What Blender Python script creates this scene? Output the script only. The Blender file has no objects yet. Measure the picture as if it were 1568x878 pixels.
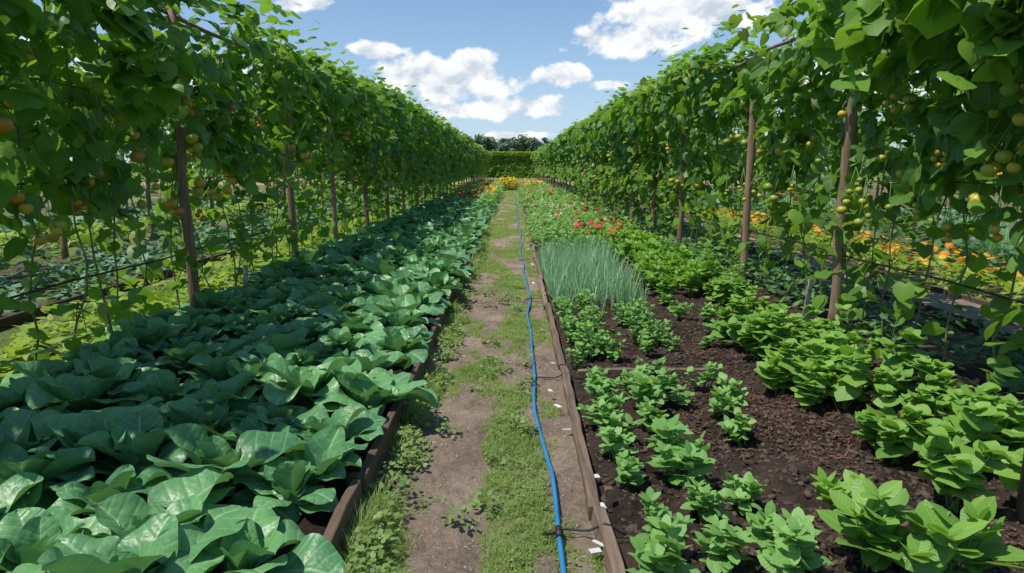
import bpy, math, numpy as np
from mathutils import Vector, Euler
rng=np.random.default_rng(11)
rad=math.radians
scene=bpy.context.scene
U=lambda a,b,n=None: rng.uniform(a,b,n)

# ---------------------------------------------------------------- numeric noise
_tab=rng.random((256,256))
def vn(x,y,s=0):
    x=np.asarray(x,float)+s*17.3; y=np.asarray(y,float)+s*9.1
    ix=np.floor(x).astype(int); iy=np.floor(y).astype(int)
    fx=x-ix; fy=y-iy; fx=fx*fx*(3-2*fx); fy=fy*fy*(3-2*fy)
    a=_tab[ix&255,iy&255]; b=_tab[(ix+1)&255,iy&255]; c=_tab[ix&255,(iy+1)&255]; d=_tab[(ix+1)&255,(iy+1)&255]
    return (a*(1-fx)+b*fx)*(1-fy)+(c*(1-fx)+d*fx)*fy
def fbm(x,y,s=0,o=4):
    r=0;a=.5;t=0
    for i in range(o):
        r=r+a*vn(x*2**i,y*2**i,s+i); t+=a; a*=.5
    return r/t
def sstep(a,b,x):
    t=np.clip((x-a)/(b-a),0,1); return t*t*(3-2*t)

# ---------------------------------------------------------------- mesh builder
class MB:
    def __init__(s): s.V=[];s.Q=[];s.T=[];s.A=[];s.n=0
    def add(s,V,Q=None,T=None,A=None):
        V=np.asarray(V,float)
        if len(V)==0: return
        s.V.append(V)
        if Q is not None and len(Q): s.Q.append(np.asarray(Q)+s.n)
        if T is not None and len(T): s.T.append(np.asarray(T)+s.n)
        s.A.append(np.zeros((len(V),3)) if A is None else np.asarray(A,float)); s.n+=len(V)
    def inst(s,tm,pos,R,sc,rnd):
        N=len(pos)
        if N==0: return
        v=tm['v']; nv=len(v)
        sc=np.asarray(sc,float)
        if sc.ndim==0: sc=np.full(N,float(sc))
        if sc.ndim==1: sc=np.repeat(sc[:,None],3,1)
        P=v[None]*sc[:,None,:]
        P=np.einsum('nij,nvj->nvi',R,P)+pos[:,None,:]
        A=np.empty((N,nv,3)); A[:,:,:2]=tm['uv'][None]; A[:,:,2]=np.asarray(rnd)[:,None]
        off=(np.arange(N)*nv)[:,None,None]
        Q=(tm['q'][None]+off).reshape(-1,4) if len(tm['q']) else None
        T=(tm['t'][None]+off).reshape(-1,3) if len(tm['t']) else None
        s.add(P.reshape(-1,3),Q,T,A.reshape(-1,3))
    def build(s,name,mat,parent=None,smooth=True):
        me=bpy.data.meshes.new(name)
        if s.n==0:
            print('EMPTY',name); return None
        V=np.concatenate(s.V); A=np.concatenate(s.A)
        Q=np.concatenate(s.Q) if s.Q else np.zeros((0,4),int)
        T=np.concatenate(s.T) if s.T else np.zeros((0,3),int)
        me.vertices.add(len(V)); me.vertices.foreach_set('co',V.astype(np.float32).ravel())
        L=np.concatenate([Q.ravel(),T.ravel()]).astype(np.int32)
        me.loops.add(len(L)); me.loops.foreach_set('vertex_index',L)
        st=np.concatenate([np.arange(len(Q))*4,len(Q)*4+np.arange(len(T))*3]).astype(np.int32)
        me.polygons.add(len(st)); me.polygons.foreach_set('loop_start',st)
        me.update(calc_edges=True)
        me.polygons.foreach_set('use_smooth',np.full(len(st),smooth))
        at=me.attributes.new('lf','FLOAT_VECTOR','POINT'); at.data.foreach_set('vector',A.astype(np.float32).ravel())
        me.materials.append(mat)
        ob=bpy.data.objects.new(name,me); scene.collection.objects.link(ob)
        if parent: ob.parent=parent
        return ob
def empty(name):
    e=bpy.data.objects.new(name,None); scene.collection.objects.link(e); return e
def RM(az,pi,ro):
    az=np.asarray(az);N=len(az);c,s=np.cos(az),np.sin(az);Z=np.zeros(N);O=np.ones(N)
    Rz=np.stack([c,-s,Z,s,c,Z,Z,Z,O],1).reshape(-1,3,3)
    c,s=np.cos(pi),np.sin(pi); Rx=np.stack([O,Z,Z,Z,c,-s,Z,s,c],1).reshape(-1,3,3)
    c,s=np.cos(ro),np.sin(ro); Ry=np.stack([c,Z,s,Z,O,Z,-s,Z,c],1).reshape(-1,3,3)
    return Rz@Rx@Ry
def tube(mb,P,r,sides=6,rnd=0.5):
    P=np.asarray(P,float); n=len(P); r=np.broadcast_to(np.asarray(r,float),(n,))
    T=np.gradient(P,axis=0); T/=np.linalg.norm(T,axis=1)[:,None]+1e-9
    ref=np.array([0,0,1.]) if abs(T[:,2]).mean()<.7 else np.array([1.,0,0])
    B=np.cross(T,ref); B/=np.linalg.norm(B,axis=1)[:,None]+1e-9; C=np.cross(T,B)
    a=np.linspace(0,2*np.pi,sides,endpoint=False)
    V=P[:,None]+(np.cos(a)[None,:,None]*B[:,None]+np.sin(a)[None,:,None]*C[:,None])*r[:,None,None]
    i=np.arange(n-1)[:,None]*sides; j=np.arange(sides)[None]
    Q=np.stack([i+j,i+(j+1)%sides,i+sides+(j+1)%sides,i+sides+j],-1).reshape(-1,4)
    V=V.reshape(-1,3); k=len(V)
    V=np.vstack([V,P[:1],P[-1:]])
    jj=np.arange(sides)
    Tt=np.concatenate([np.stack([np.full(sides,k),(jj+1)%sides,jj],1),np.stack([np.full(sides,k+1),(n-1)*sides+jj,(n-1)*sides+(jj+1)%sides],1)])
    A=np.zeros((len(V),3)); A[:-2,0]=np.repeat(np.arange(n),sides)/n; A[:,2]=rnd
    mb.add(V,Q,Tt,A)
def sticks(mb,p0,p1,r0,r1):
    N=len(p0)
    if N==0:return
    a=np.array([0,2.1,4.2]); o=np.stack([np.cos(a),np.sin(a),0*a],1)
    V=np.concatenate([p0[:,None]+o[None]*r0,p1[:,None]+o[None]*r1],1)
    Q=np.array([[0,1,4,3],[1,2,5,4],[2,0,3,5]])
    Q=(Q[None]+(np.arange(N)*6)[:,None,None]).reshape(-1,4)
    A=np.zeros((N*6,3)); A[:,1]=.5;A[:,0]=.3; A[:,2]=np.repeat(rng.random(N),6)
    mb.add(V.reshape(-1,3),Q,None,A)
def blades(mb,base,az,L,w,lean,segs=3,rnd=None):
    N=len(base); t=np.linspace(0,1,segs+1)
    d=np.stack([-np.sin(az),np.cos(az),0*az],1); sd=np.stack([np.cos(az),np.sin(az),0*az],1)
    th=lean[:,None]*(.3+1.0*t[None])
    dx=np.sin(th)*L[:,None]/segs; dz=np.cos(th)*L[:,None]/segs
    cx=np.concatenate([np.zeros((N,1)),np.cumsum(dx[:,1:],1)],1); cz=np.concatenate([np.zeros((N,1)),np.cumsum(dz[:,1:],1)],1)
    C=base[:,None]+d[:,None]*cx[:,:,None]+np.array([0,0,1.])*cz[:,:,None]
    W=w[:,None]*(1-.9*t[None]**1.5)
    o=[sd[:,None]*W[:,:,None],-sd[:,None]*W[:,:,None]]
    k=2; V=np.stack([C+x for x in o],2); nv=(segs+1)*k
    Q=[[i*k,i*k+1,(i+1)*k+1,(i+1)*k] for i in range(segs)]
    Q=(np.array(Q)[None]+(np.arange(N)*nv)[:,None,None]).reshape(-1,4)
    A=np.zeros((N,nv,3)); A[:,:,0]=.25; A[:,:,1]=np.repeat(t,k)[None]; A[:,:,2]=(rng.random(N) if rnd is None else rnd)[:,None]
    mb.add(V.reshape(-1,3),Q,None,A.reshape(-1,3))
def box(mb,c,s,rot=(0,0,0),rnd=.5,bev=0.0,sub=1):
    x,y,z=s[0]/2,s[1]/2,s[2]/2; b=bev if bev else min(x,z)*.18
    prof=np.array([[-x+b,-z],[x-b,-z],[x,-z+b],[x,z-b],[x-b,z],[-x+b,z],[-x,z-b],[-x,-z+b]])
    n=sub+1; ys=np.linspace(-y,y,n); V=[]
    for yy in ys:
        jx,jz=(rng.normal(0,1,2)*min(x,z)*.16) if sub>3 else (0,0)
        V.append(np.stack([prof[:,0]+jx,np.full(8,yy),prof[:,1]+jz],1))
    V=np.concatenate(V); i=np.arange(n-1)[:,None]*8; j=np.arange(8)[None]
    Q=np.stack([i+j,i+(j+1)%8,i+8+(j+1)%8,i+8+j],-1).reshape(-1,4)
    k=len(V); V=np.vstack([V,[0,-y,0],[0,y,0]]); jj=np.arange(8)
    T=np.concatenate([np.stack([np.full(8,k),(jj+1)%8,jj],1),np.stack([np.full(8,k+1),(n-1)*8+jj,(n-1)*8+(jj+1)%8],1)])
    A=np.zeros((len(V),3)); A[:,0]=V[:,0]; A[:,1]=V[:,1]; A[:,2]=rnd
    M=np.array(Euler(rot).to_matrix()); V=V@M.T+np.array(c)
    mb.add(V,Q,T,A)

# ---------------------------------------------------------------- leaf templates
PROF={
 'heart':([0,9,20,35,55,80,105,130,152,168,180],[1,.90,.82,.75,.70,.64,.57,.49,.38,.26,.16]),
 'lobed':([0,10,22,33,48,58,72,86,100,115,135,155,170,180],[1,.88,.75,.67,.80,.77,.65,.67,.70,.61,.52,.42,.26,.16]),
 'ovate':([0,7,15,24,33,45,62,85,115,180],[1,.94,.84,.73,.62,.50,.35,.21,.10,.03]),
}
def polar(kind,segs,rings,fold=.15,dy=.25,dx=.1,wave=.04,ph=0.,wn=3):
    a,r=PROF[kind]; th=np.linspace(-np.pi,np.pi,segs,endpoint=False)
    rr=np.interp(np.degrees(np.abs(th)),a,r)
    V=[[0,0,0]]
    for k in range(1,rings+1):
        f=(k/rings)**.85
        for t,q in zip(th,rr): V.append([q*f*math.sin(t),q*f*math.cos(t),0])
    V=np.array(V); uv=V[:,:2].copy(); x,y=V[:,0],V[:,1]; R=np.hypot(x,y); T=np.arctan2(x,y)
    V[:,2]=fold*np.abs(x)-dy*np.maximum(y,0)**2-dx*x*x*2+wave*R**1.5*np.sin(wn*T+ph)+wave*.35*R*np.sin(7*T+ph*2)
    Q=[];Tt=[]
    for j in range(segs):
        j2=(j+1)%segs; Tt.append([0,1+j2,1+j])
        for k in range(rings-1):
            a0=1+k*segs; Q.append([a0+j,a0+j2,a0+segs+j2,a0+segs+j])
    return dict(v=V,uv=uv,q=np.array(Q,int).reshape(-1,4)[:,::-1],t=np.array(Tt,int)[:,::-1])
def gridleaf(nx,ny,bend=60,a0=0,cup=.15,ph=0.,pet=.3,wide=.36,wave=.05,puck=.012):
    npz=3 if ny>6 else 1
    bb=.5-.5*np.cos(np.linspace(0,np.pi,ny)); bb=.5*bb+.5*np.linspace(0,1,ny)
    tt=np.concatenate([np.linspace(0,pet,npz+1)[:-1],pet+(1-pet)*bb])
    s=np.linspace(-1,1,nx); b=np.clip((tt-pet)/(1-pet),0,1)
    w=wide*np.clip(np.sin(np.pi*b**.85),0,1)**.52; w=np.maximum(w,.024*(1-b)+.006)
    ang=np.radians(a0-bend*np.clip((tt-.1)/.9,0,1)**1.3)
    dt=np.gradient(tt); cy=np.cumsum(np.cos(ang)*dt); cz=np.cumsum(np.sin(ang)*dt); cy-=cy[0];cz-=cz[0]
    S,Bm=np.meshgrid(s,b); W=w[:,None]; x=S*W*(1-.08*np.abs(S)); side=np.sign(S)
    zl=cup*W*(np.abs(S)**1.5)*1.2+wave*(np.abs(S)**2.2)*np.sin(Bm*9+ph+side*1.3)*(Bm>0)*np.minimum(1,W*4)
    zl+=.006*np.sin(Bm*15+ph*3+S*4)*np.sin(S*5+ph)*(Bm>.02)
    vein=np.abs((((Bm-.35*np.abs(S))*5)%1)-.5)*2
    zl+=puck*(1-vein)*np.clip(1-np.abs(np.abs(S)-.5)*2,0,1)*(Bm>.03)
    zl-=.022*np.exp(-(S*4)**2)*(Bm>.0)
    nyv=-np.sin(ang)[:,None]; nzv=np.cos(ang)[:,None]
    V=np.stack([x,cy[:,None]+zl*nyv,cz[:,None]+zl*nzv],-1).reshape(-1,3)
    uv=np.stack([x,Bm+0*S],-1).reshape(-1,2)
    n=len(tt); i=np.arange(n-1)[:,None]*nx; j=np.arange(nx-1)[None]
    Q=np.stack([i+j,i+j+1,i+nx+j+1,i+nx+j],-1).reshape(-1,4)
    return dict(v=V,uv=uv,q=Q,t=np.zeros((0,3),int))
def variants(kind,segs,rings,n=4,dr=1.,wv=1.):
    return [polar(kind,segs,rings,fold=U(.0,.2),dy=U(.05,.32)*dr,dx=U(0,.22),wave=U(.03,.08)*wv,ph=U(0,6.28),wn=int(rng.integers(2,5))) for i in range(n)]
H_HI=variants('heart',22,3,6); H_MD=variants('heart',14,2,4); H_LO=variants('heart',7,1,3)
L_HI=variants('lobed',32,3,6); L_MD=variants('lobed',17,2,4)
O_HI=variants('ovate',22,3,6,.7,.6); O_MD=variants('ovate',14,2,4,.8,.7); O_LO=variants('ovate',8,1,3)
B_HI=variants('heart',22,3,6,.7,.55)

# ---------------------------------------------------------------- materials
def nt(m):
    m.use_nodes=True; t=m.node_tree; t.nodes.clear(); return t
class G:
    def __init__(s,t): s.t=t
    def n(s,typ,ins=None,**k):
        nd=s.t.nodes.new(typ)
        for a,v in k.items(): setattr(nd,a,v)
        for a,v in (ins or {}).items():
            if isinstance(v,bpy.types.NodeSocket): s.t.links.new(v,nd.inputs[a])
            else: nd.inputs[a].default_value=v
        return nd
    def m(s,op,a,b=0.0,c=None,clamp=False):
        nd=s.t.nodes.new('ShaderNodeMath'); nd.operation=op; nd.use_clamp=clamp
        for i,v in enumerate([a,b]+([c] if c is not None else [])):
            if isinstance(v,bpy.types.NodeSocket): s.t.links.new(v,nd.inputs[i])
            else: nd.inputs[i].default_value=v
        return nd.outputs[0]
    def mix(s,f,a,b):
        nd=s.t.nodes.new('ShaderNodeMix'); nd.data_type='RGBA'; nd.clamp_factor=True
        for i,v in ((0,f),(6,a),(7,b)):
            if isinstance(v,bpy.types.NodeSocket): s.t.links.new(v,nd.inputs[i])
            else: nd.inputs[i].default_value=(tuple(v)+(1,))[:4] if i else v
        return nd.outputs[2]
    def noise(s,vec,sc,det=4,rough=.55,dist=0):
        nd=s.n('ShaderNodeTexNoise',{'Scale':sc,'Detail':det,'Roughness':rough,'Distortion':dist})
        if vec is not None: s.t.links.new(vec,nd.inputs['Vector'])
        return nd.outputs['Fac']
    def ramp(s,f,a,b):
        nd=s.n('ShaderNodeMapRange',{'Value':f,'From Min':a,'From Max':b}); nd.interpolation_type='SMOOTHSTEP'; return nd.outputs[0]
    def out(s,sh,k='Surface'):
        o=s.n('ShaderNodeOutputMaterial'); s.t.links.new(sh,o.inputs[k])
def leafmat(name,dark,light,vein=None,vs=.5,trans=.35,tcol=None,rough=.5,spec=.35,bump=.25,vn_=7.,tired=0.0,crinkle=0.0):
    m=bpy.data.materials.new(name); g=G(nt(m))
    at=g.n('ShaderNodeAttribute',attribute_name='lf'); sp=g.n('ShaderNodeSeparateXYZ',{0:at.outputs['Vector']})
    x,y,z=sp.outputs; geo=g.n('ShaderNodeNewGeometry')
    big=g.noise(geo.outputs['Position'],1.5,0)
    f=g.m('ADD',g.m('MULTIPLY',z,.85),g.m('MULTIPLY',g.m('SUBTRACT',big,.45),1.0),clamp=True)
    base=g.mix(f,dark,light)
    if tired>0: base=g.mix(g.ramp(z,1-tired,1.0),base,(.34,.32,.05))
    if crinkle>0:
        cn=g.noise(geo.outputs['Position'],38,1); base=g.mix(g.m('MULTIPLY',g.ramp(cn,.35,.7),.2),base,tuple(c*1.3+.01 for c in light))
    if vs>0 or bump>.1:
        a=g.m('ABSOLUTE',x)
        mid=g.m('SUBTRACT',1.0,g.m('DIVIDE',a,.024),clamp=True)
        pp=g.m('MULTIPLY',g.m('PINGPONG',g.m('SUBTRACT',y,g.m('MULTIPLY',a,.75)),.5/vn_),2*vn_)
        lat=g.m('SUBTRACT',1.0,g.m('DIVIDE',pp,.16),clamp=True)
        vm=g.m('MAXIMUM',mid,g.m('MULTIPLY',lat,.55))
        vein=vein or tuple(min(1,c*1.7+.03) for c in light)
        col=g.mix(g.m('MULTIPLY',vm,vs),base,vein)
    else: col=base
    under=g.mix(.45,col,tuple(min(1,c*.7+.07) for c in light))
    col=g.mix(g.m('MULTIPLY',geo.outputs['Backfacing'],.5),col,under)
    p=g.n('ShaderNodeBsdfPrincipled',{'Base Color':col,'Roughness':rough,'Specular IOR Level':spec})
    tcol=tcol or (light[0]*1.6+.02,light[1]*1.5+.03,light[2]*.5)
    tr=g.n('ShaderNodeBsdfTranslucent',{'Color':g.mix(.35,tcol,col)})
    if bump>.1:
        h=g.m('SUBTRACT',g.m('SMOOTH_MIN',pp,.5,.3),g.m('MULTIPLY',mid,.6))
        if crinkle>0: h=g.m('ADD',h,g.m('MULTIPLY',cn,crinkle))
        bp=g.n('ShaderNodeBump',{'Height':h,'Strength':bump,'Distance':.008}); g.t.links.new(bp.outputs[0],p.inputs['Normal'])
    ms=g.n('ShaderNodeMixShader',{0:trans,1:p.outputs[0],2:tr.outputs[0]}); g.out(ms.outputs[0]); return m
M_sp=leafmat('spinach_leaf',(.05,.175,.07),(.145,.34,.125),vein=(.40,.58,.32),vs=.6,trans=.2,tcol=(.2,.45,.07),rough=.42,spec=.48,bump=.4,vn_=5.,crinkle=1.2)
M_vine=leafmat('vine_leaf',(.035,.12,.014),(.18,.36,.035),vs=.3,trans=.43,tcol=(.34,.60,.04),rough=.45,bump=0,tired=.03)
M_vine2=leafmat('vine_leaf_far',(.06,.17,.020),(.21,.39,.05),vs=0,trans=.4,tcol=(.32,.55,.05),rough=.55,bump=0)
M_bean=leafmat('bean_leaf',(.09,.25,.03),(.24,.44,.07),vs=.4,trans=.35,rough=.45,bump=.25)
M_basil=leafmat('basil_leaf',(.085,.245,.05),(.23,.44,.11),vs=.45,trans=.3,rough=.45,bump=.25)
M_flfol=leafmat('flower_bed_leaf',(.10,.27,.05),(.24,.44,.11),vs=0,trans=.3,rough=.5,bump=0)
M_lime=leafmat('bean_leaf_yellow',(.17,.30,.03),(.32,.45,.06),vs=0,trans=.4,rough=.5,bump=0)
M_dkgr=leafmat('kale_leaf',(.05,.14,.045),(.12,.26,.08),vs=0,trans=.3,rough=.5,bump=0)
M_blue=leafmat('cabbage_leaf',(.10,.23,.12),(.19,.35,.20),vs=0,trans=.25,bump=0)
M_onion=leafmat('onion_leaf',(.16,.40,.18),(.40,.64,.36),vs=0,trans=.3,tcol=(.45,.72,.35),rough=.4,bump=.0)
M_grass=leafmat('grass_leaf',(.16,.25,.06),(.32,.42,.12),vs=0,trans=.4,bump=.0)
M_weed=leafmat('weed_leaf',(.11,.21,.045),(.22,.34,.09),vs=0,trans=.3,bump=.0)
M_hedge=leafmat('hedge_leaf',(.17,.34,.04),(.36,.58,.10),vs=0,trans=.3,bump=0)
M_tree=leafmat('tree_leaf',(.09,.15,.10),(.15,.23,.15),vs=0,trans=.2,bump=0)
M_stem=leafmat('green_stem',(.11,.20,.05),(.20,.30,.10),vs=0,trans=0,bump=.0)
def flat(name,c1,c2,sc=20,rough=.7,bump=.3,dist=.01,stretch=None,spec=.3,detail=6):
    m=bpy.data.materials.new(name); g=G(nt(m)); geo=g.n('ShaderNodeNewGeometry'); v=geo.outputs['Position']
    if stretch:
        mp=g.n('ShaderNodeMapping',{'Vector':v,'Scale':stretch}); v=mp.outputs[0]
    n1=g.noise(v,sc,detail,.65); n2=g.noise(v,sc*.12,3)
    f=g.m('ADD',g.m('MULTIPLY',g.m('SUBTRACT',n1,.5),1.8),g.m('ADD',.2,g.m('MULTIPLY',n2,.6)))
    at=g.n('ShaderNodeAttribute',attribute_name='lf'); sp=g.n('ShaderNodeSeparateXYZ',{0:at.outputs['Vector']})
    f=g.m('ADD',f,g.m('MULTIPLY',g.m('SUBTRACT',sp.outputs[2],.5),.7),clamp=True)
    col=g.mix(f,c1,c2); bp=g.n('ShaderNodeBump',{'Height':n1,'Strength':bump,'Distance':dist})
    p=g.n('ShaderNodeBsdfPrincipled',{'Base Color':col,'Roughness':rough,'Specular IOR Level':spec,'Normal':bp.outputs[0]}); g.out(p.outputs[0]); return m
M_post=flat('post_wood',(.08,.05,.03),(.36,.25,.16),sc=30,stretch=(1,1,.08),bump=1.0,dist=.02)
M_board=flat('board_wood',(.045,.03,.022),(.15,.10,.07),sc=35,stretch=(1,.06,1),bump=.8)
M_board2=flat('board_wood_pale',(.08,.055,.04),(.27,.19,.14),sc=35,stretch=(1,.06,1),bump=.9)
M_vst=flat('vine_stem',(.10,.12,.04),(.24,.25,.10),sc=20)
M_wire=flat('drip_line_plastic',(.012,.012,.014),(.03,.03,.035),rough=.45)
M_hose=flat('hose_plastic',(.012,.13,.33),(.03,.24,.50),sc=6,rough=.42,bump=.08,spec=.5)
M_label=flat('label_plastic',(.45,.43,.40),(.75,.73,.69),sc=25,rough=.6,bump=.1)
M_slat=flat('slat_wood_grey',(.16,.16,.15),(.34,.34,.32),sc=30,stretch=(1,1,.1))
M_mulch=flat('mulch_chip',(.035,.02,.014),(.17,.09,.06),sc=15,rough=.9)
M_clod=flat('soil_clod',(.035,.025,.02),(.12,.085,.065),sc=40,rough=1)
M_peb=flat('pebble',(.16,.13,.105),(.38,.33,.28),sc=20,rough=.9)
def soilmat(name,dk,lt,red,grass=None,gk=.75):
    m=bpy.data.materials.new(name); g=G(nt(m)); geo=g.n('ShaderNodeNewGeometry'); v=geo.outputs['Position']
    a=g.noise(v,2.2,5,.6); b=g.noise(v,28,7,.72); c=g.noise(v,140,3,.7)
    f=g.m('ADD',g.m('MULTIPLY',g.m('SUBTRACT',a,.5),2.2),g.m('ADD',.5,g.m('MULTIPLY',g.m('SUBTRACT',b,.5),2.0)),clamp=True)
    col=g.mix(f,dk,lt); col=g.mix(g.ramp(g.noise(v,60,3,.7),.58,.72),col,red)
    if grass:
        at=g.n('ShaderNodeAttribute',attribute_name='lf'); sp=g.n('ShaderNodeSeparateXYZ',{0:at.outputs['Vector']})
        gf=g.m('MULTIPLY',g.ramp(g.m('ADD',sp.outputs[2],g.m('MULTIPLY',g.m('SUBTRACT',b,.5),1.0)),.35,.8),gk)
        col=g.mix(gf,col,g.mix(c,grass,tuple(q*1.8 for q in grass)))
    h=g.m('ADD',g.m('MULTIPLY',b,1.0),g.m('MULTIPLY',c,.4))
    bp=g.n('ShaderNodeBump',{'Height':h,'Strength':1.0,'Distance':.04})
    p=g.n('ShaderNodeBsdfPrincipled',{'Base Color':col,'Roughness':.95,'Specular IOR Level':.15,'Normal':bp.outputs[0]}); g.out(p.outputs[0]); return m
M_path=soilmat('path_dirt',(.19,.14,.105),(.42,.325,.25),(.46,.37,.29),grass=(.15,.20,.06))
M_soilL=soilmat('bed_soil_dark',(.02,.014,.01),(.06,.042,.03),(.09,.05,.03))
M_soilR=soilmat('bed_soil_mulched',(.024,.017,.014),(.095,.067,.052),(.16,.085,.055))
M_field=soilmat('field_ground',(.07,.06,.035),(.20,.16,.10),(.24,.16,.10),grass=(.13,.20,.045))
M_cross=soilmat('cross_path_dirt',(.30,.20,.12),(.46,.32,.20),(.42,.30,.19))
def flowermat(name,c1,c2,cen):
    m=bpy.data.materials.new(name); g=G(nt(m)); at=g.n('ShaderNodeAttribute',attribute_name='lf'); sp=g.n('ShaderNodeSeparateXYZ',{0:at.outputs['Vector']})
    r=g.m('SQRT',g.m('ADD',g.m('POWER',sp.outputs[0],2.),g.m('POWER',sp.outputs[1],2.)))
    col=g.mix(sp.outputs[2],c1,c2); col=g.mix(g.ramp(r,.26,.18),col,cen)
    p=g.n('ShaderNodeBsdfPrincipled',{'Base Color':col,'Roughness':.6}); tr=g.n('ShaderNodeBsdfTranslucent',{'Color':col})
    ms=g.n('ShaderNodeMixShader',{0:.25,1:p.outputs[0],2:tr.outputs[0]}); g.out(ms.outputs[0]); return m
M_fred=flowermat('petal_red',(.55,.008,.015),(.68,.02,.03),(.4,.1,.02))
M_fwht=flowermat('petal_white',(.75,.70,.72),(.8,.55,.62),(.6,.45,.05))
M_forg=flowermat('petal_orange',(.70,.20,.01),(.75,.38,.015),(.6,.2,.01))
M_fyel=flowermat('petal_yellow',(.70,.47,.02),(.75,.56,.03),(.6,.35,.01))
M_fpur=flowermat('petal_purple',(.35,.12,.5),(.7,.4,.65),(.6,.4,.1))
def fruitmat():
    m=bpy.data.materials.new('tomato_skin'); g=G(nt(m)); at=g.n('ShaderNodeAttribute',attribute_name='lf'); sp=g.n('ShaderNodeSeparateXYZ',{0:at.outputs['Vector']})
    cr=g.n('ShaderNodeValToRGB',{0:sp.outputs[2]}); e=cr.color_ramp.elements
    e[0].color=(.17,.28,.035,1); e[1].color=(.50,.16,.035,1)
    for p_,c in ((.28,(.40,.40,.04,1)),(.55,(.60,.38,.035,1)),(.8,(.58,.26,.03,1))):
        q=e.new(p_); q.color=c
    geo=g.n('ShaderNodeNewGeometry'); nz=g.noise(geo.outputs['Position'],18,3)
    col=g.mix(g.m('MULTIPLY',nz,.3),cr.outputs[0],(.30,.26,.04)); col=g.mix(g.m('MULTIPLY',g.ramp(sp.outputs[1],.2,.45),.7),col,(.22,.30,.05))
    p=g.n('ShaderNodeBsdfPrincipled',{'Base Color':col,'Roughness':.4,'Specular IOR Level':.4}); g.out(p.outputs[0]); return m
M_fruit=fruitmat()
def flower_t(pet=10,segs=40):
    th=np.linspace(0,2*np.pi,segs,endpoint=False); rr=.55+.45*np.abs(np.cos(pet*th/2))**.5
    V=[[0,0,.12]]
    for f,z in ((.22,.1),(.6,.08),(1,-.05)):
        for t,q in zip(th,rr): qq=q if f>.3 else 1; V.append([qq*f*math.cos(t),qq*f*math.sin(t),z])
    V=np.array(V); Q=[];T=[]
    for j in range(segs):
        j2=(j+1)%segs; T.append([0,1+j,1+j2])
        for k in range(2): a=1+k*segs; Q.append([a+j,a+segs+j,a+segs+j2,a+j2])
    return dict(v=V,uv=V[:,:2].copy(),q=np.array(Q),t=np.array(T))
FL=flower_t(); FLs=flower_t(6,12)
def fruit_t(ns=14,nr=9):
    V=[];uv=[]
    for i in range(nr+1):
        p=np.pi*i/nr
        for j in range(ns):
            a=2*np.pi*j/ns; r=.5*np.sin(p)*(1+.03*np.cos(5*a)*np.sin(p)); z=.44*np.cos(p)-.06*np.exp(-(p*3)**2)
            V.append([r*np.cos(a),r*np.sin(a),z]); uv.append([0,z])
    i=np.arange(nr)[:,None]*ns; j=np.arange(ns)[None]
    Q=np.stack([i+j,i+ns+j,i+ns+(j+1)%ns,i+(j+1)%ns],-1).reshape(-1,4)
    return dict(v=np.array(V),uv=np.array(uv),q=Q,t=np.zeros((0,3),int))
FR=fruit_t()
def star_t():
    V=[[0,0,.02]];T=[]
    for k in range(10):
        a=k*np.pi/5; r=.42 if k%2==0 else .1; V.append([r*np.cos(a),r*np.sin(a),-.08 if k%2==0 else 0.02])
    for k in range(10): T.append([0,1+k,1+(k+1)%10])
    V=np.array(V); return dict(v=V,uv=V[:,:2].copy(),q=np.zeros((0,4),int),t=np.array(T))
ST=star_t()

# ---------------------------------------------------------------- plant generators
def multi(mb,tms,pos,az,pi,ro,sc,rnd=None):
    n=len(pos); k=rng.integers(0,len(tms),n); rnd=rng.random(n) if rnd is None else rnd
    for i,t in enumerate(tms):
        m=k==i; mb.inst(t,pos[m],RM(az[m],pi[m],ro[m]),sc[m],rnd[m])
def centers(xs,y0,y1,dy,jx=.05,jy=.06,z=0.,skip=0.):
    ys=np.arange(y0,y1,dy); X,Y=np.meshgrid(xs,ys); X=X.ravel()+rng.normal(0,jx,X.size); Y=Y.ravel()+(np.tile(np.arange(len(xs))%2,len(ys))*dy*.5)+rng.normal(0,jy,X.size)
    P=np.stack([X,Y,np.full(X.size,z)],1)
    if skip>0: P=P[rng.random(len(P))>skip]
    return P
def rosette(mb,C,hi,n,size):
    ps=U(.76,1.2,len(C)); hue=rng.normal(0,.16,len(C))
    for q in range(n):
        f=q/(n-1) if n>1 else 1
        N=len(C); az=q*2.399+U(-.45,.45,N)+np.arange(N)*1.7
        pi=np.radians(82-46*f**.9)+rng.normal(0,.16,N); ro=rng.normal(0,.22,N)
        sc=size*ps*(.46+.54*f**.6)*U(.78,1.18,N)
        pos=C[:,:3]+np.stack([-np.sin(az),np.cos(az),0*az],1)*.015
        grp=hi[0] if f<.45 else hi[1]
        multi(mb,grp,pos,az,pi,ro,sc,rnd=np.clip(1.0-.65*f+rng.normal(0,.2,N)+hue,0,1))
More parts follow.
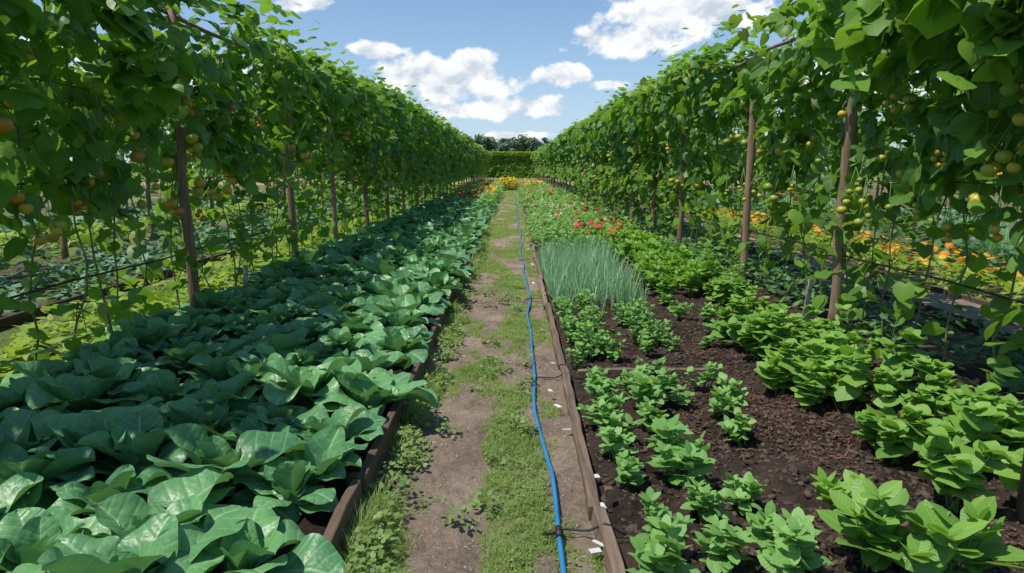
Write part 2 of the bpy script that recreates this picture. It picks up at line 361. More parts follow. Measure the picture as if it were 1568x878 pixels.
def stemmed(mb,ms,C,tms,nst,H,spread,nodes,leaf,pitch=(-.25,.6),top=True):
    P=len(C); N=P*nst; B=np.repeat(C,nst,0)+np.concatenate([rng.normal(0,.02,(N,2)),np.zeros((N,1))],1)
    psc=np.repeat(U(.65,1.22,P),nst); hue=np.repeat(rng.normal(0,.15,P),nst); a=U(0,6.28,N); r=spread*psc*np.sqrt(rng.random(N))
    E=B+np.stack([r*np.cos(a),r*np.sin(a),H*psc*U(.65,1.1,N)*(1-.35*(r/(spread+1e-6))**2)],1)
    if ms is not None: sticks(ms,B,E,.006,.003)
    a0=U(0,6.28,N)
    for j in range(1,nodes+1):
        t=(.25+.75*j/nodes); pos=B+(E-B)*t; nl=2 if j<nodes or not top else 5
        for k in range(nl):
            az=a0+j*1.57+k*(2*np.pi/nl)+rng.normal(0,.35,N)
            out=np.stack([-np.sin(az),np.cos(az),0*az],1); sz=leaf*psc*((1.05-.35*t) if nl==2 else .6)*U(.7,1.25,N)
            pi=pitch[0]+(pitch[1]-pitch[0])*t+rng.normal(0,.27,N)
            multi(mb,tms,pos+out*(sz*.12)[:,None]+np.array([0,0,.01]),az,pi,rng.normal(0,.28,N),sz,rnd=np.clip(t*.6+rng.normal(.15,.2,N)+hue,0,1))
def dome(mb,C,tms,n,R,H,leaf,pm=.1):
    P=len(C); N=P*n; c=np.repeat(C,n,0); a=U(0,6.28,N); e=np.arcsin(rng.random(N)**.8); s=np.repeat(U(.75,1.2,P),n); q=rng.random(N)**.4
    pos=c+np.stack([np.cos(a)*np.cos(e)*R*s*q,np.sin(a)*np.cos(e)*R*s*q,.02+np.sin(e)*H*s*q],1)
    az=np.arctan2(-np.cos(a),np.sin(a))+rng.normal(0,.6,N)
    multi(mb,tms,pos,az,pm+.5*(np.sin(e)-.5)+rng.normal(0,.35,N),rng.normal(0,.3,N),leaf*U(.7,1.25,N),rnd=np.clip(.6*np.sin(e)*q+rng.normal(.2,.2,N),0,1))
def blooms(mb,C,size,z0,z1,tm=None):
    N=len(C); P=C.copy(); P[:,2]+=U(z0,z1,N); mb.inst(tm or FL,P,RM(U(0,6.28,N),rng.normal(.3,.45,N),rng.normal(0,.4,N)),size*U(.6,1.2,N),rng.random(N))
def rpts(x0,x1,y0,y1,n,z=0.,p=1.):
    t=rng.random(n)**p; return np.stack([U(x0,x1,n),y0+(y1-y0)*t,np.full(n,z)],1)

# ---------------------------------------------------------------- ground sheets
def sheet(name,x0,x1,y0,y1,nx,ny,hf,mat,gf=None):
    xs=np.linspace(x0,x1,nx); ys=y0+(y1-y0)*(np.expm1(np.linspace(0,1,ny)*3)/np.expm1(3))
    X,Y=np.meshgrid(xs,ys); Z=hf(X,Y); V=np.stack([X,Y,Z],-1).reshape(-1,3)
    i=np.arange(ny-1)[:,None]*nx; j=np.arange(nx-1)[None]; Q=np.stack([i+j,i+j+1,i+nx+j+1,i+nx+j],-1).reshape(-1,4)
    A=np.zeros((len(V),3))
    if gf is not None: A[:,2]=gf(V[:,0],V[:,1])
    mb=MB(); mb.add(V,Q,None,A); return mb.build(name,mat)
def pathgrass(x,y):
    g=fbm(x*3.2,y*1.7,3,4); c=np.exp(-((x+.06+.10*np.sin(y*.7))/.25)**2)*.38; e=sstep(-.45,-.66,x)*.36+sstep(.22,.4,x)*.03
    return np.clip((g-.5)*3.6+c+e+.14+sstep(5,14,y)*.34,0,1)
def pathz(x,y): return (fbm(x*4,y*4,5,4)-.5)*.09+(fbm(x*16,y*16,6,3)-.5)*.035
def bedLz(x,y): return .07+(fbm(x*5,y*5,8,4)-.5)*.08
def bedRz(x,y): return .03+(fbm(x*3,y*3,9,4)-.5)*.14+(fbm(x*14,y*14,4,3)-.5)*.07-.03*sstep(.55,.40,x)
sheet('dirt_path',-.73,.40,.3,61,70,1000,pathz,M_path,pathgrass)
sheet('bed_soil',-3.35,-.72,.3,61,60,350,bedLz,M_soilL)
sheet('bed_soil',.42,3.6,.3,61,120,600,bedRz,M_soilR)
sheet('field_soil',-40,-3.34,.3,61,160,160,lambda x,y:-.01+(fbm(x*2,y*2,2)-.5)*.06,M_field,lambda x,y:fbm(x*1.2,y*.25,1)*1.2-.05)
sheet('field_soil',3.58,40,.3,61,160,160,lambda x,y:-.01+(fbm(x*2,y*2,2)-.5)*.06,M_field,lambda x,y:fbm(x*1.2,y*.25,4)*1.2-.1)
sheet('cross_path',-40,40,60.5,90,80,40,lambda x,y:.01+(fbm(x,y,2)-.5)*.05,M_cross)
mb=MB(); mb.add([[-900,-300,-.08],[900,-300,-.08],[900,1500,-.08],[-900,1500,-.08]],[[0,1,2,3]],None,[[0,0,.7]]*4); mb.build('ground',M_field)

# ---------------------------------------------------------------- timber edging
mb=MB(); y=.8
while y<60:
    L=U(2.2,2.6); box(mb,(-.725+U(-.012,.012),y+L/2,.05),(.045,L-.012,.2+U(-.01,.01)),(0,rad(U(-3,3)),rad(U(-.4,.4))),U(0,1),sub=8)
    box(mb,(-.765,y+.03,.04),(.05,.05,.22),(0,0,0),U(0,1)); y+=L
mb.build('timber_bed_edging',M_board,smooth=False)
mb=MB(); y=.6
while y<60:
    L=U(1.9,2.6); box(mb,(.405+U(-.014,.014),y+L/2,.02),(.055,L-.02,.10+U(-.015,.015)),(rad(U(-.4,.4)),rad(U(-7,7)),rad(U(-.8,.8))),U(0,1),sub=10)
    if rng.random()<.7: box(mb,(.45,y+.06,.05),(.035,.035,.16),(0,0,0),U(0,1))
    y+=L
box(mb,(1.3,11.9,.05),(.05,1.75,.12),(0,0,rad(90)),.6,sub=6); box(mb,(1.05,5.02,.05),(.05,1.1,.07),(0,0,rad(93)),.3,sub=6)
mb.build('timber_bed_edging',M_board2,smooth=False)

# ---------------------------------------------------------------- hose and drip
t=np.linspace(.5,60,400); hx=.185+.022*np.sin(t*.9)+.016*np.sin(t*2.3+1)+.008*np.sin(t*4.1)
hose=empty('garden_hose'); mb=MB(); tube(mb,np.stack([hx,t,pathz(hx,t)*.6+.025],1),.0115,10); mb.build('tube',M_hose,hose)
mb=MB()
for yy in (4.95,2.75,8.1,11.6):
    x0=np.interp(yy,t,hx); tube(mb,[[x0,yy-.035,.03],[x0,yy+.035,.03]],.016,8)
    xs=np.linspace(x0,.5,10); tube(mb,np.stack([xs,yy+.03*np.sin(xs*9),.03+.05*np.exp(-((xs-.41)/.05)**2)],1),.005,6)
    tube(mb,[[x0-.07,yy,.025],[x0+.02,yy,.03]],.007,6)
mb.build('couplings',M_wire,hose)
mb=MB()
for (x,yy,l,a) in ((.30,4.25,.07,.5),(.33,3.85,.05,1.2),(.27,4.6,.06,.2),(.335,5.3,.05,.7),(.42,2.95,.045,.3),(.37,2.62,.07,1.1),(.34,2.56,.05,2),(.30,6.4,.05,.4),(.33,7.6,.05,.9),(.29,9.1,.06,.2),(.33,10.9,.06,.5),(-.62,9.9,.08,.2),(-.6,13.5,.08,.3),(.43,3.25,.04,.2),(.31,13,.06,.5)):
    box(mb,(x,yy,.045+U(0,.02)),(.028,l,.005),(rad(U(-14,14)),rad(U(-22,22)),a),U(0,1))
mb.build('plant_label',M_label,smooth=False)
for (x,yy,h,w,ly) in ((2.95,6.7,.5,.05,.12),(2.9,10.8,.4,.05,.1),(2.9,12.0,.36,.05,.1),(-3.05,7.7,.5,.05,.05)):
    mb=MB(); box(mb,(x,yy,h/2),(w,h,.014),(rad(90),rad(ly*60),rad(12)),.5,sub=3); box(mb,(x+.02,yy,h*.9),(w*.9,.1,.018),(rad(90),rad(ly*60),rad(12)),.8)
    mb.build('plant_stake',M_slat,smooth=False)

# ---------------------------------------------------------------- path ground cover
mb=MB()
def grassfield(n,y0,y1,p,Lr,wd):
    P=rpts(-.70,.38,y0,y1,n,p=p); g=pathgrass(P[:,0],P[:,1]); g2=fbm(P[:,0]*14,P[:,1]*14,7,2)
    k=(g*1.0*(g2*1.6)>U(.2,.9,n)); P=P[k]; P[:,2]=pathz(P[:,0],P[:,1])-.003; N=len(P); edge=1+2.0*sstep(-.48,-.66,P[:,0])*(rng.random(N)<.6)
    blades(mb,P,U(0,6.28,N),U(Lr[0],Lr[1],N)*edge*(.6+.9*fbm(P[:,0]*5,P[:,1]*5,15,2)),np.full(N,wd)*U(.7,1.3,N)*edge**.4,U(.4,1.5,N),3)
grassfield(170000,1.8,9,1.5,(.018,.055),.0018)
grassfield(80000,9,24,1.3,(.025,.06),.004)
grassfield(30000,24,60,1.2,(.03,.07),.009)
mb.build('path_grass',M_grass)
mb=MB()
n=30000; P=rpts(-.70,.38,1.9,11,n,p=1.5); g=pathgrass(P[:,0],P[:,1]); k=g*fbm(P[:,0]*9,P[:,1]*9,12,2)*1.7>U(.35,1,n); P=P[k]; P[:,2]=pathz(P[:,0],P[:,1])+U(.004,.025,len(P)); N=len(P)
multi(mb,O_LO,P,U(0,6.28,N),U(-.1,.5,N),rng.normal(0,.3,N),U(.008,.022,N))
C=np.concatenate([rpts(-.69,-.50,2.2,14,150,p=1.4),rpts(-.4,.1,2.4,9,25)]); C[:,2]=pathz(C[:,0],C[:,1])
dome(mb,C,O_MD,28,.08,.08,.03)
mb.build('path_weeds',M_weed)
def pebs(mb,P,s):
    N=len(P); mb.inst(PB,P,RM(U(0,6.28,N),U(-.5,.5,N),U(-.5,.5,N)),np.stack([s*U(.6,1.5,N),s*U(.6,1.3,N),s*U(.3,.9,N)],1),rng.random(N))
PB=fruit_t(6,4); PB['v']=PB['v']*(1+.18*rng.normal(0,1,(len(PB['v']),1)))
mb=MB(); P=rpts(-.7,.38,2,14,3600,p=1.5); P[:,2]=pathz(P[:,0],P[:,1]); pebs(mb,P,U(.004,.018,len(P))); mb.build('path_pebbles',M_peb)
mb=MB(); P=rpts(.44,3.4,2,12,13000,p=1.5); P[:,2]=bedRz(P[:,0],P[:,1]); pebs(mb,P,U(.008,.048,len(P))); mb.build('soil_clods',M_clod)
CH=dict(v=np.array([[-.5,-.13,0],[.5,-.13,.05],[.5,.13,.02],[-.5,.13,.03],[0,-.16,.12],[0,.14,.13]]),uv=np.zeros((6,2)),q=np.array([[0,4,5,3],[4,1,2,5]]),t=np.zeros((0,3),int))
mb=MB(); n=45000; P=rpts(.44,3.5,2,13,n,p=1.4); P=P[fbm(P[:,0]*2.2,P[:,1]*1.2,21,3)+.10*rng.random(n)>.58]; P2=rpts(-4.9,-3.1,2.5,14,9000); P=np.concatenate([P,P2]); P[:,2]=np.where(P[:,0]>0,bedRz(P[:,0],P[:,1]),.03)+U(.003,.018,len(P)); N=len(P)
mb.inst(CH,P,RM(U(0,6.28,N),rng.normal(0,.3,N),rng.normal(0,.3,N)),U(.010,.036,N),rng.random(N)); mb.build('bark_mulch',M_mulch,smooth=False)

# ---------------------------------------------------------------- spinach bed
def gset(nx,ny,n=8):
    inner=[gridleaf(nx,ny,bend=U(20,70),cup=U(.25,.6),ph=U(0,6.28),pet=U(.2,.28),wide=U(.30,.35),wave=U(.03,.06),puck=.010) for _ in range(n)]
    outer=[gridleaf(nx,ny,bend=U(45,95),cup=U(-.1,.35),ph=U(0,6.28),pet=U(.25,.34),wide=U(.32,.38),wave=U(.03,.07),puck=.010) for _ in range(n)]
    return inner,outer
mb=MB()
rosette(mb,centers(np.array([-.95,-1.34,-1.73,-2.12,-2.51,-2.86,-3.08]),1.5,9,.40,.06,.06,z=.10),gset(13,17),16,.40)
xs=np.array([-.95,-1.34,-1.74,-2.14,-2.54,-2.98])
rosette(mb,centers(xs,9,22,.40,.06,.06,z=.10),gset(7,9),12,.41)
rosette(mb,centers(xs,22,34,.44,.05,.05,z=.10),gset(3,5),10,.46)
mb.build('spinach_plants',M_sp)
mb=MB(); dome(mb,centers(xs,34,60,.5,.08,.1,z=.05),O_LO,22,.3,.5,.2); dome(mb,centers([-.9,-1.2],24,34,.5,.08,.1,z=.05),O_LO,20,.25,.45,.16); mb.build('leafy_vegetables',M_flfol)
mb=MB(); blooms(mb,rpts(-2.8,-.9,26,50,120),.09,.45,.65,FLs); mb.build('red_flowers',M_fred)
mb=MB(); blooms(mb,rpts(-1.2,-.8,30,40,80),.09,.40,.60,FLs); blooms(mb,rpts(-.9,.35,47,51,320),.12,.25,.85,FLs); blooms(mb,rpts(.6,2.4,43,56,40),.11,.4,.6,FLs); mb.build('yellow_flowers',M_fyel)
mb=MB(); dome(mb,rpts(-.75,.2,47.2,50.8,16),O_LO,40,.4,.75,.16); mb.build('yellow_flower_foliage',M_lime)

# ---------------------------------------------------------------- right bed
ms=MB()
def zr(C): C[:,2]=bedRz(C[:,0],C[:,1])-.01; return C
mb=MB()
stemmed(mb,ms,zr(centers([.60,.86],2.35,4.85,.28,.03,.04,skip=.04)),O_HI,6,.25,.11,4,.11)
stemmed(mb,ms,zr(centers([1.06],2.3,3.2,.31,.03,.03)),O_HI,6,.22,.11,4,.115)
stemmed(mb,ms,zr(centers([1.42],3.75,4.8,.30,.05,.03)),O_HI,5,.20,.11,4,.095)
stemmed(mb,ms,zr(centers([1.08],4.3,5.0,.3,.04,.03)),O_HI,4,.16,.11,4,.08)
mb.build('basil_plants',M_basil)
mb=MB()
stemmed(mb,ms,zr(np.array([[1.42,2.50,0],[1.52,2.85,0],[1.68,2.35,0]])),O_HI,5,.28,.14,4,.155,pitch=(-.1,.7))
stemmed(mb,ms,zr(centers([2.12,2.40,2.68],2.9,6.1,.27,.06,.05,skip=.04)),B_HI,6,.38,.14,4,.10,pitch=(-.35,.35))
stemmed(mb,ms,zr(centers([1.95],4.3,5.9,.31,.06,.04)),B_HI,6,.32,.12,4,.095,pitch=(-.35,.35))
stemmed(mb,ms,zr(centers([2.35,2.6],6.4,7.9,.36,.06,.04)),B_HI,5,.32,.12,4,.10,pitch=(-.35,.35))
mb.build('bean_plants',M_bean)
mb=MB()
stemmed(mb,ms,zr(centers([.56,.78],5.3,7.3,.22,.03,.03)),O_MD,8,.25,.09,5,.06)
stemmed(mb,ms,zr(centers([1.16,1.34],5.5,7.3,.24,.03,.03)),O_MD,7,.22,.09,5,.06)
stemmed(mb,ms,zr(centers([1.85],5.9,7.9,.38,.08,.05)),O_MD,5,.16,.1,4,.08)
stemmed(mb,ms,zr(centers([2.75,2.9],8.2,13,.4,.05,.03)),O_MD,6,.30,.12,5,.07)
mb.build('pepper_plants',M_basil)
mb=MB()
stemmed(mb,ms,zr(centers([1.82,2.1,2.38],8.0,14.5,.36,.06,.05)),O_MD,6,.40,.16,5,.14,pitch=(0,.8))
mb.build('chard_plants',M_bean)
ms.build('plant_stems',M_stem)
mb=MB(); C=zr(centers(np.arange(.5,1.58,.135),7.4,11.7,.12,.02,.025)); nb=8; P=np.repeat(C,nb,0); N=len(P); hs=np.repeat(.70+.75*fbm(C[:,0]*3,C[:,1]*3,31,3),nb); P[:,:2]+=rng.normal(0,.012,(N,2))
blades(mb,P,U(0,6.28,N),U(.26,.48,N)*hs,U(.004,.0065,N),np.abs(rng.normal(.15,.38,N)),5,rnd=np.clip(np.repeat(rng.random(len(C)),nb)*.6+U(0,.5,N),0,1)); mb.build('onion_plants',M_onion)
mb=MB()
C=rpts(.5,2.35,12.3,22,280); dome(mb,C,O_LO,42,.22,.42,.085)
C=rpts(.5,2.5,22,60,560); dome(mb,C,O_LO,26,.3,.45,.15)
mb.build('flower_bed_foliage',M_flfol)
mb=MB(); blooms(mb,rpts(1.1,2.2,12.2,14.8,36),.056,.40,.56); blooms(mb,rpts(.55,2.3,15,22,22),.06,.40,.56); blooms(mb,rpts(.5,2.4,25,58,80),.08,.4,.6,FLs); mb.build('red_flowers',M_fred)
mb=MB(); blooms(mb,rpts(.5,1.7,13.5,24,120),.03,.36,.5,FLs); blooms(mb,rpts(.5,2.3,20,40,70),.045,.4,.55,FLs); mb.build('white_flowers',M_fwht)
mb=MB(); blooms(mb,rpts(.7,2.2,13,24,20),.04,.36,.5,FLs); blooms(mb,rpts(7.4,7.7,11.0,11.6,6),.09,.45,.65); mb.build('purple_flowers',M_fpur)

# ---------------------------------------------------------------- side beds
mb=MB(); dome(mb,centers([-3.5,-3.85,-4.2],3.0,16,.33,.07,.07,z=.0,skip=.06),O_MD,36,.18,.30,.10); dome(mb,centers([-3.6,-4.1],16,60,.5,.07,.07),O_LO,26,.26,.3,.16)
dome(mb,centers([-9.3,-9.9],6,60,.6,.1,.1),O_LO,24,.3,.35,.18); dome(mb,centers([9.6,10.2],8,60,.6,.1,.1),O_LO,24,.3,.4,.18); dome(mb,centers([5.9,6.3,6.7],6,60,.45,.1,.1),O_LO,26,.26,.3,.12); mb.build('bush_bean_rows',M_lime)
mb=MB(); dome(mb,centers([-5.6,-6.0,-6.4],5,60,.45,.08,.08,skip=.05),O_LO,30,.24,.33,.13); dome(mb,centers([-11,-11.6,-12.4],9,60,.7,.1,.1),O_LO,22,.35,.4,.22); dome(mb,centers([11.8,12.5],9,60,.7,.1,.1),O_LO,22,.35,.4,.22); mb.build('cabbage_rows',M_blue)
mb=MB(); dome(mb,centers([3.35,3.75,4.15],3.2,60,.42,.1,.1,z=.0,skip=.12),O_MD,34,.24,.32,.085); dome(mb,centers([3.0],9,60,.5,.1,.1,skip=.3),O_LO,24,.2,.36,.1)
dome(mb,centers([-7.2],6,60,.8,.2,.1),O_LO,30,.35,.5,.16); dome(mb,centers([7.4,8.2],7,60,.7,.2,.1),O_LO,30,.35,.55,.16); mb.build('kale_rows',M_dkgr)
mb=MB(); C=rpts(5.6,6.6,6.5,20,260); blooms(mb,C,.055,.32,.44); mb.build('marigold_flowers',M_forg)
mb=MB(); C=rpts(5.5,6.9,7,20,110); blooms(mb,C,.045,.32,.44); mb.build('marigold_flowers',M_fyel)
mb=MB(); P=np.concatenate([np.repeat(rpts(8.1,8.9,11.5,12.8,14),60,0)]); N=len(P); blades(mb,P+np.concatenate([rng.normal(0,.05,(N,2)),np.zeros((N,1))],1),U(0,6.28,N),U(.5,.9,N),U(.006,.011,N),U(.2,1.3,N),5); mb.build('ornamental_grass',M_onion)
mb=MB()
for (x,w_) in ((4.55,.045),(5.35,.045),(-5.1,.04)):
    y=3.5
    while y<40: L=U(2.3,3); box(mb,(x+U(-.02,.02),y+L/2,.05),(w_,L-.02,.12),(0,0,rad(U(-.4,.4))),U(0,1),sub=3); y+=L
mb.build('timber_bed_edging',M_board,smooth=False)
sheet('side_path',4.58,5.32,1,60,14,120,lambda x,y:.05+(fbm(x*4,y*4,5)-.5)*.03,M_path,lambda x,y:0*x+.05)

# ---------------------------------------------------------------- trellises
def topz(y,s): return 3.33+.36*(fbm(y*.8,y*0+s,s)-.5)+.22*(vn(y*3,y*0,s)-.5)
def trellis(xc,y0,y1,inner,seed,posts,dens=1.0,full=True,zlo=1.0):
    root=empty('vine_trellis'); mp=MB()
    offx=lambda y: (.20*sstep(17,11,y) if full else 0*y)   # foliage hangs behind the nearest posts
    xf=xc-inner*(.12 if full else 0)
    for py in posts:
        zz=np.linspace(-.05,3.05,13); x=xc+U(-.03,.03)+np.cumsum(rng.normal(0,.007,13)); yv=py+np.cumsum(rng.normal(0,.007,13))
        tube(mp,np.stack([x,yv,zz],1),np.linspace(.054,.040,13)*(1+rng.normal(0,.06,13)),12 if full else 6,rnd=U(.3,.9))
    if full and inner<0: tube(mp,[[2.30,2.84,-.05],[2.31,2.85,.8],[2.33,2.86,1.7],[2.35,2.86,2.9]],.035,8)
    ys=np.arange(y0,y1,1.3)
    tube(mp,np.stack([xc-inner*.06+.02*np.sin(ys*2),ys,3.03+.03*np.sin(ys*2.4)],1),.022,6)
    mp.build('posts',M_post,root)
    mw=MB()
    for z,r in ((.78,.009),(2.2,.004),(1.5,.004)):
        tube(mw,np.stack([xc-inner*.06+0*ys,ys,z-.03*np.abs(np.sin(ys*1.2))],1),r,5)
    if full: tube(mw,np.stack([xc+.2+.05*np.sin(ys),ys,.07+0*ys],1),.009,5)
    mw.build('drip_lines',M_wire,root)
    mv=MB(); lp=[]
    step=.42 if full else 1.0
    for vy in np.arange(y0,min(y1,34 if full else 26),step):
        n=14; zz=np.linspace(0,3.0,n); x=xf+np.cumsum(rng.normal(0,.035,n)); yv=vy+np.cumsum(rng.normal(0,.045,n)); P=np.stack([x,yv,zz],1)
        tube(mv,P,np.linspace(.009,.004,n),5,rnd=U(0,1))
        m=4 if full else 2
        for k in range(m):
            i=rng.integers(2,n); q=P[min(i,n-1)]; ss=7; tt=np.linspace(0,1,ss); dx=U(-.4,.5)*(inner if rng.random()<.6 else -inner); L=U(.3,.9); dyy=U(-.5,.5)
            B=q+np.stack([dx*tt,dyy*tt,.25*np.sin(tt*3.1)-L*tt**2*(.4 if q[2]<1.5 else 1)],1); B[:,2]=np.maximum(B[:,2],.15)
            tube(mv,B,np.linspace(.005,.002,ss),4,rnd=U(0,1)); lp.append(B[1:])
        lp.append(P[1:])
    mv.build('vines',M_vst,root)
    LP=np.concatenate(lp)
    ml=MB(); mf=MB()
    def seg(ya,yb,per,size,tms,mbx,thr):
        n=int((yb-ya)*per*dens); y=U(ya,yb,n); tz=topz(y,seed); u=rng.random(n); zl=zlo-.15*sstep(10,25,y)-.15*(vn(y*1.1,y*0,seed+8)-.3); z=zl+(tz-zl)*(1-(1-u)**1.15)**.76
        hi_=sstep(1.9,2.9,z)
        wi=.26+.44*hi_; wo=.30+.25*hi_
        sd=np.where(rng.random(n)<.5,1.,-1.)
        cap=np.sqrt(np.clip((tz-z+.12)/.5,0.1,1)); w=np.where(sd>0,wi,wo)*cap*(.70+.75*vn(y*1.3,z*1.5,seed+3))
        d=sd*rng.random(n)**.55*w
        dd=fbm(y*1.5,z*1.5+d*.8,seed+5,3)
        k=dd>(thr-.07*sstep(2.0,2.9,z)+.16*sstep(1.75,1.05,z)*sstep(22,10,y)+.10*(rng.random(n)-.5))
        if full:
            for py in posts:
                if py<11: k=k & ~((np.abs(y-py+.12)<.15)&(sd>0)&(z<2.6))
        y,z,d,tz,w=[q[k] for q in (y,z,d,tz,w)]; n=len(y); sd=np.sign(d)
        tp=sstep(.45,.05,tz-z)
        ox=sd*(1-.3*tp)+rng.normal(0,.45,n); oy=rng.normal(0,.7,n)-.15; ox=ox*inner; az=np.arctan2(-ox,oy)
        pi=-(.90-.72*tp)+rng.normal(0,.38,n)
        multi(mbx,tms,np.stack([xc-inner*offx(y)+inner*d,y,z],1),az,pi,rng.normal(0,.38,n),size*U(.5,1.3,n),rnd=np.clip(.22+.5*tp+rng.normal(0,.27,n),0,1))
    if full:
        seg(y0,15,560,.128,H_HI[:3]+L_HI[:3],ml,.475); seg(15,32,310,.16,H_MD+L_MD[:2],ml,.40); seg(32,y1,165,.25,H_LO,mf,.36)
        n=1000; y=y0+(45-y0)*rng.random(n)**1.5; P=np.stack([xf+rng.normal(0,.3,n),y,topz(y,seed)+U(-.1,.28,n)],1)
        multi(ml,H_MD,P,U(0,6.28,n),rng.normal(0,.4,n),rng.normal(0,.3,n),U(.07,.15,n),rnd=U(.5,1,n))
    else:
        seg(y0,y1,130,.2,H_LO,mf,.46)
    n=len(LP); P=np.repeat(LP,2,0)+rng.normal(0,.05,(2*n,3)); P=P[(P[:,2]>.12)]; P=P[rng.random(len(P))<.8]; N=len(P); multi(ml if full else mf,H_MD,P,U(0,6.28,N),U(-1.1,0,N),rng.normal(0,.3,N),U(.06,.14,N))
    if full:
        P=np.stack([xf+inner*U(-.1,.3,900),U(y0,34,900),U(.05,.9,900)**1.2],1); P=P[fbm(P[:,1]*1.2,P[:,2]*1.2,seed+9,2)>.5]; N=len(P)
        multi(ml,H_MD,P,U(0,6.28,N),U(-1.1,.2,N),rng.normal(0,.3,N),U(.06,.13,N))
        ml.build('leaves',M_vine,root)
    mf.build('far_leaves',M_vine2,root)
    fr=MB(); ca=MB(); fs=MB()
    nc=(130 if inner>0 else 150) if full else 40
    for _ in range(nc):
        y=y0+1.4+(28-y0)*rng.random()**1.4; z=U(1.15,2.3); wi=.26+.44*float(sstep(1.9,2.9,z)); x=xc-inner*float(offx(np.float64(y)))+inner*(wi*U(.75,1.25)) if rng.random()<.88 else xf-inner*wi*U(.5,1)
        kk=rng.integers(1,4); big=U(.07,.115) if kk<=2 else U(.045,.07); c0=rng.random()
        if inner<0: c0=c0*.68
        else: c0=.15+.75*c0
        P=np.stack([x+rng.normal(0,big*.6,kk),y+rng.normal(0,big*.6,kk),z-np.arange(kk)*big*.75],1)
        R=RM(U(0,6.28,kk),rng.normal(0,.25,kk),rng.normal(0,.25,kk)); s=big*U(.85,1.15,kk)
        fr.inst(FR,P,R,s,np.clip(c0+rng.normal(0,.13,kk),0,1)); ca.inst(ST,P+np.array([0,0,1])*(s*.42)[:,None],R,s,rng.random(kk))
        for p in P: tube(fs,[p+[0,0,big*.4],p+[0,0,big*.9],[x,y,z+.22]],.003,4)
    fr.build('tomatoes',M_fruit,root); ca.build('calyxes',M_stem,root); fs.build('fruit_stalks',M_stem,root)
    return root
pL=[6.8,10.0,12.4]+list(15.0+2.62*np.arange(0,27)); pR=[6.6,9.15,12.7]+list(15.4+2.7*np.arange(0,26))
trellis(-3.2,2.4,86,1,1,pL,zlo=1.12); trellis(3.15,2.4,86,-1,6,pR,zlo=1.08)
for xc,i,s in ((-7.9,1,11),(8.8,-1,13),(-13.5,1,17),(14.3,-1,19)):
    trellis(xc,4,84,i,s,list(6+3.0*np.arange(0,26)),full=False,zlo=1.2)
mb=MB(); mv=MB()
for sx,nn in ((1,26),(-1,14)):
    for _ in range(nn):
        x=sx*U(2.4,3.1); y=U(2.9,5.6); z=U(2.45,3.3); L=U(.2,.6); n=7; tt=np.linspace(0,1,n)
        P=np.stack([x-sx*U(0,.25)*tt,y+U(-.4,.4)*tt,z-L*tt**1.5],1); tube(mv,P,np.linspace(.006,.002,n),5)
        P=np.repeat(P,2,0); N=len(P); multi(mb,L_HI+H_HI,P+rng.normal(0,.03,(N,3)),U(0,6.28,N),U(-1.2,-.2,N),rng.normal(0,.3,N),U(.11,.20,N))
e=empty('climbing_vine'); mb.build('leaves',M_vine,e); mv.build('stems',M_vst,e)

# ---------------------------------------------------------------- far hedge and trees
mb=MB(); n=42000; x=U(-9,9,n); z=U(.35,3.3,n); s=rng.random(n)<.8; y=np.where(s,86.2+U(0,.3,n)+.5*fbm(x*1.5,z*1.5,3)+.12*z,U(86.4,87.6,n))
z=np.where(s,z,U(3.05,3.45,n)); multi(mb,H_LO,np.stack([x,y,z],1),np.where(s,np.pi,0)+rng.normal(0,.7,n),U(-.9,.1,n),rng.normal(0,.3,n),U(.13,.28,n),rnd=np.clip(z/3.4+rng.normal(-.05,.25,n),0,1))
hd=empty('hedge'); mb.build('leaves',M_hedge,hd); mt=MB()
for xx in np.arange(-9,9,.35): tube(mt,[[xx,87,-.05],[xx+U(-.1,.1),87,1],[xx+U(-.2,.2),87,2.8]],.035,5)
mt.build('stems',M_board,hd)
mb=MB(); mt=MB()
for i in range(120):
    x=U(-170,170) if i>24 else U(-14,12); y=U(185,235); h=U(8,12) if i>24 else (U(8.5,12)); w_=h*U(.3,.5)
    tube(mt,[[x,y,-.1],[x+U(-.2,.2),y,h*.4],[x,y,h*.8]],[.25,.18,.06],6)
    for k in range(4):
        zz=h*U(.3,.6); a=U(0,6.28); tube(mt,[[x,y,zz],[x+w_*.7*math.cos(a),y+w_*.7*math.sin(a),zz+h*.2]],[.1,.03],4)
    for c in range(13):
        cc=np.array([x+rng.normal(0,w_*.42),y+rng.normal(0,w_*.42),h*U(.32,.88)]); n=60; rr=h*U(.1,.2)*(1.2-cc[2]/h*.5)
        d=rng.normal(0,1,(n,3)); d/=np.linalg.norm(d,axis=1)[:,None]; P=cc+d*rr*rng.random((n,1))**.3*[1,1,.75]
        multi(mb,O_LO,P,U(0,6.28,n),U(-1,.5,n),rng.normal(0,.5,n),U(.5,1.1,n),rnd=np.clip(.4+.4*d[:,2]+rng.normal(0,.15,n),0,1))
tr=empty('distant_tree_line'); mb.build('crowns',M_tree,tr); mt.build('trunks',M_board,tr)

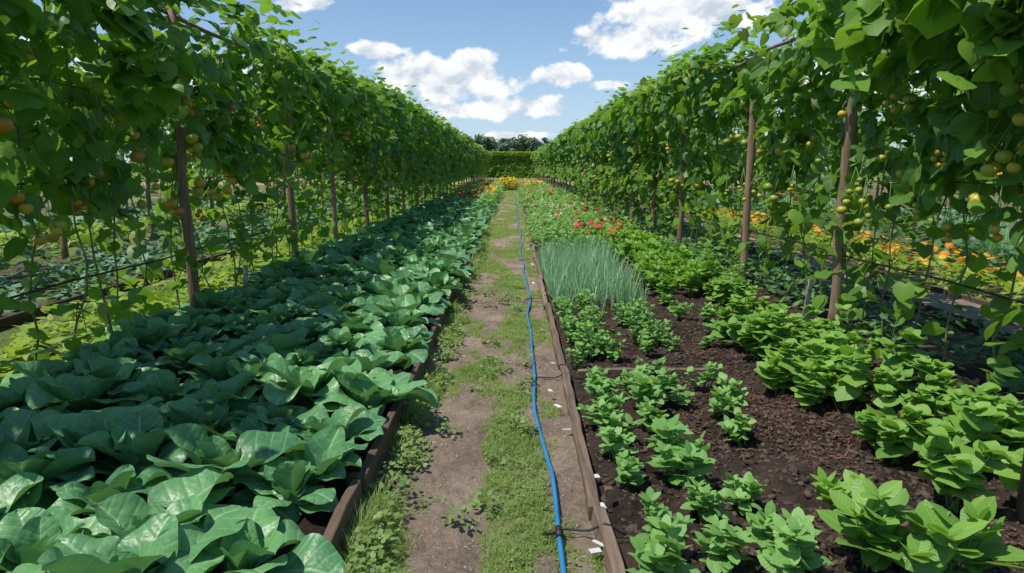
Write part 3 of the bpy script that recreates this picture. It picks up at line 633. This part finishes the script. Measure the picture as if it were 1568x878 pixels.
# ---------------------------------------------------------------- world, sun, camera
S=Vector((-.40,-.14,.905)).normalized(); el=math.asin(S.z)
w=bpy.data.worlds.new('World'); scene.world=w; w.use_nodes=True; g=G(w.node_tree); w.node_tree.nodes.clear()
STR=.13
sky=g.n('ShaderNodeTexSky',sky_type='NISHITA'); sky.sun_disc=False; sky.sun_elevation=el; sky.sun_rotation=math.atan2(S.x,S.y); sky.air_density=1.0; sky.dust_density=.2; sky.ozone_density=2.5
tc=g.n('ShaderNodeTexCoord'); D=tc.outputs['Generated']
PIT=rad(9.94)
def pdir(u,v):
    a,b=u-784,439-v; y=1045*math.cos(PIT)+b*math.sin(PIT); z=b*math.cos(PIT)-1045*math.sin(PIT); return Vector((a,y,z)).normalized()
blobs=[(690,122,88,36,1.12),(718,94,45,18,1.08),(822,163,40,18,1.08),(735,168,90,17,1.0),(965,62,80,24,1.05),(1050,18,100,28,1.12),(860,114,42,16,1.02),(575,78,55,14,.85),(930,130,40,10,.78),(1330,120,170,55,.95),(180,140,180,65,.95),(470,5,60,16,.85),(800,208,130,9,.8)]
mask=None
for (u,v,a,b,k) in blobs:
    c=pdir(u,v); sub=g.n('ShaderNodeVectorMath',{0:D,1:(c.x,c.y,c.z)},operation='SUBTRACT')
    mul=g.n('ShaderNodeVectorMath',{0:sub.outputs[0],1:(1045/a,0.0,1045/b)},operation='MULTIPLY'); ln=g.n('ShaderNodeVectorMath',{0:mul.outputs[0]},operation='LENGTH')
    q=g.m('SUBTRACT',k,g.m('MULTIPLY',ln.outputs['Value'],.60))
    mask=q if mask is None else g.m('MAXIMUM',mask,q)
mask=g.m('MAXIMUM',mask,-.3)
sc=g.n('ShaderNodeMapping',{'Vector':D,'Scale':(1,1,1.35)})
n1=g.noise(sc.outputs[0],24,7,.55,.1)
off=g.n('ShaderNodeVectorMath',{0:sc.outputs[0],1:(-.007,0,.018)},operation='ADD'); n2=g.noise(off.outputs[0],24,3,.5,.1)
dn=g.m('ADD',mask,g.m('MULTIPLY',g.m('SUBTRACT',n1,.5),1.45))
al=g.ramp(dn,.38,.64)
sh=g.m('ADD',.74,g.m('MULTIPLY',g.m('SUBTRACT',n1,n2),4.8),clamp=True); sh=g.m('ADD',sh,g.m('MULTIPLY',g.m('SUBTRACT',.80,dn),.5),clamp=True)
k=.1/STR
cc=g.mix(sh,(6.0*k,6.8*k,7.8*k),(10.2*k,10.3*k,10.4*k))
sz=g.n('ShaderNodeSeparateXYZ',{0:D}).outputs[2]
hz=g.m('ADD',.22,g.m('MULTIPLY',g.ramp(sz,.26,-.02),.50))
hc=g.mix(g.ramp(sz,.30,0.0),(1.7*k,4.2*k,8.3*k),(4.9*k,6.9*k,8.9*k))
base=g.mix(hz,sky.outputs[0],hc)
col=g.mix(g.m('MULTIPLY',al,.97),base,cc)
bg=g.n('ShaderNodeBackground',{'Color':col,'Strength':STR}); o=g.n('ShaderNodeOutputWorld'); g.t.links.new(bg.outputs[0],o.inputs[0])
sun=bpy.data.lights.new('sun','SUN'); sun.energy=5.0; sun.angle=rad(.5); sun.color=(1,.95,.85); so=bpy.data.objects.new('sun',sun); scene.collection.objects.link(so); so.rotation_euler=S.to_track_quat('Z','Y').to_euler()
cam=bpy.data.cameras.new('camera'); cam.lens=24; cam.sensor_width=36; cam.clip_end=3000; cam.clip_start=.05
co=bpy.data.objects.new('camera',cam); scene.collection.objects.link(co); co.location=(0,0,1.6); co.rotation_euler=(rad(90)-PIT,0,0); scene.camera=co
scene.view_settings.view_transform='Standard'; scene.view_settings.look='None'; scene.view_settings.exposure=0
print('faces',sum(len(m.polygons) for m in bpy.data.meshes))
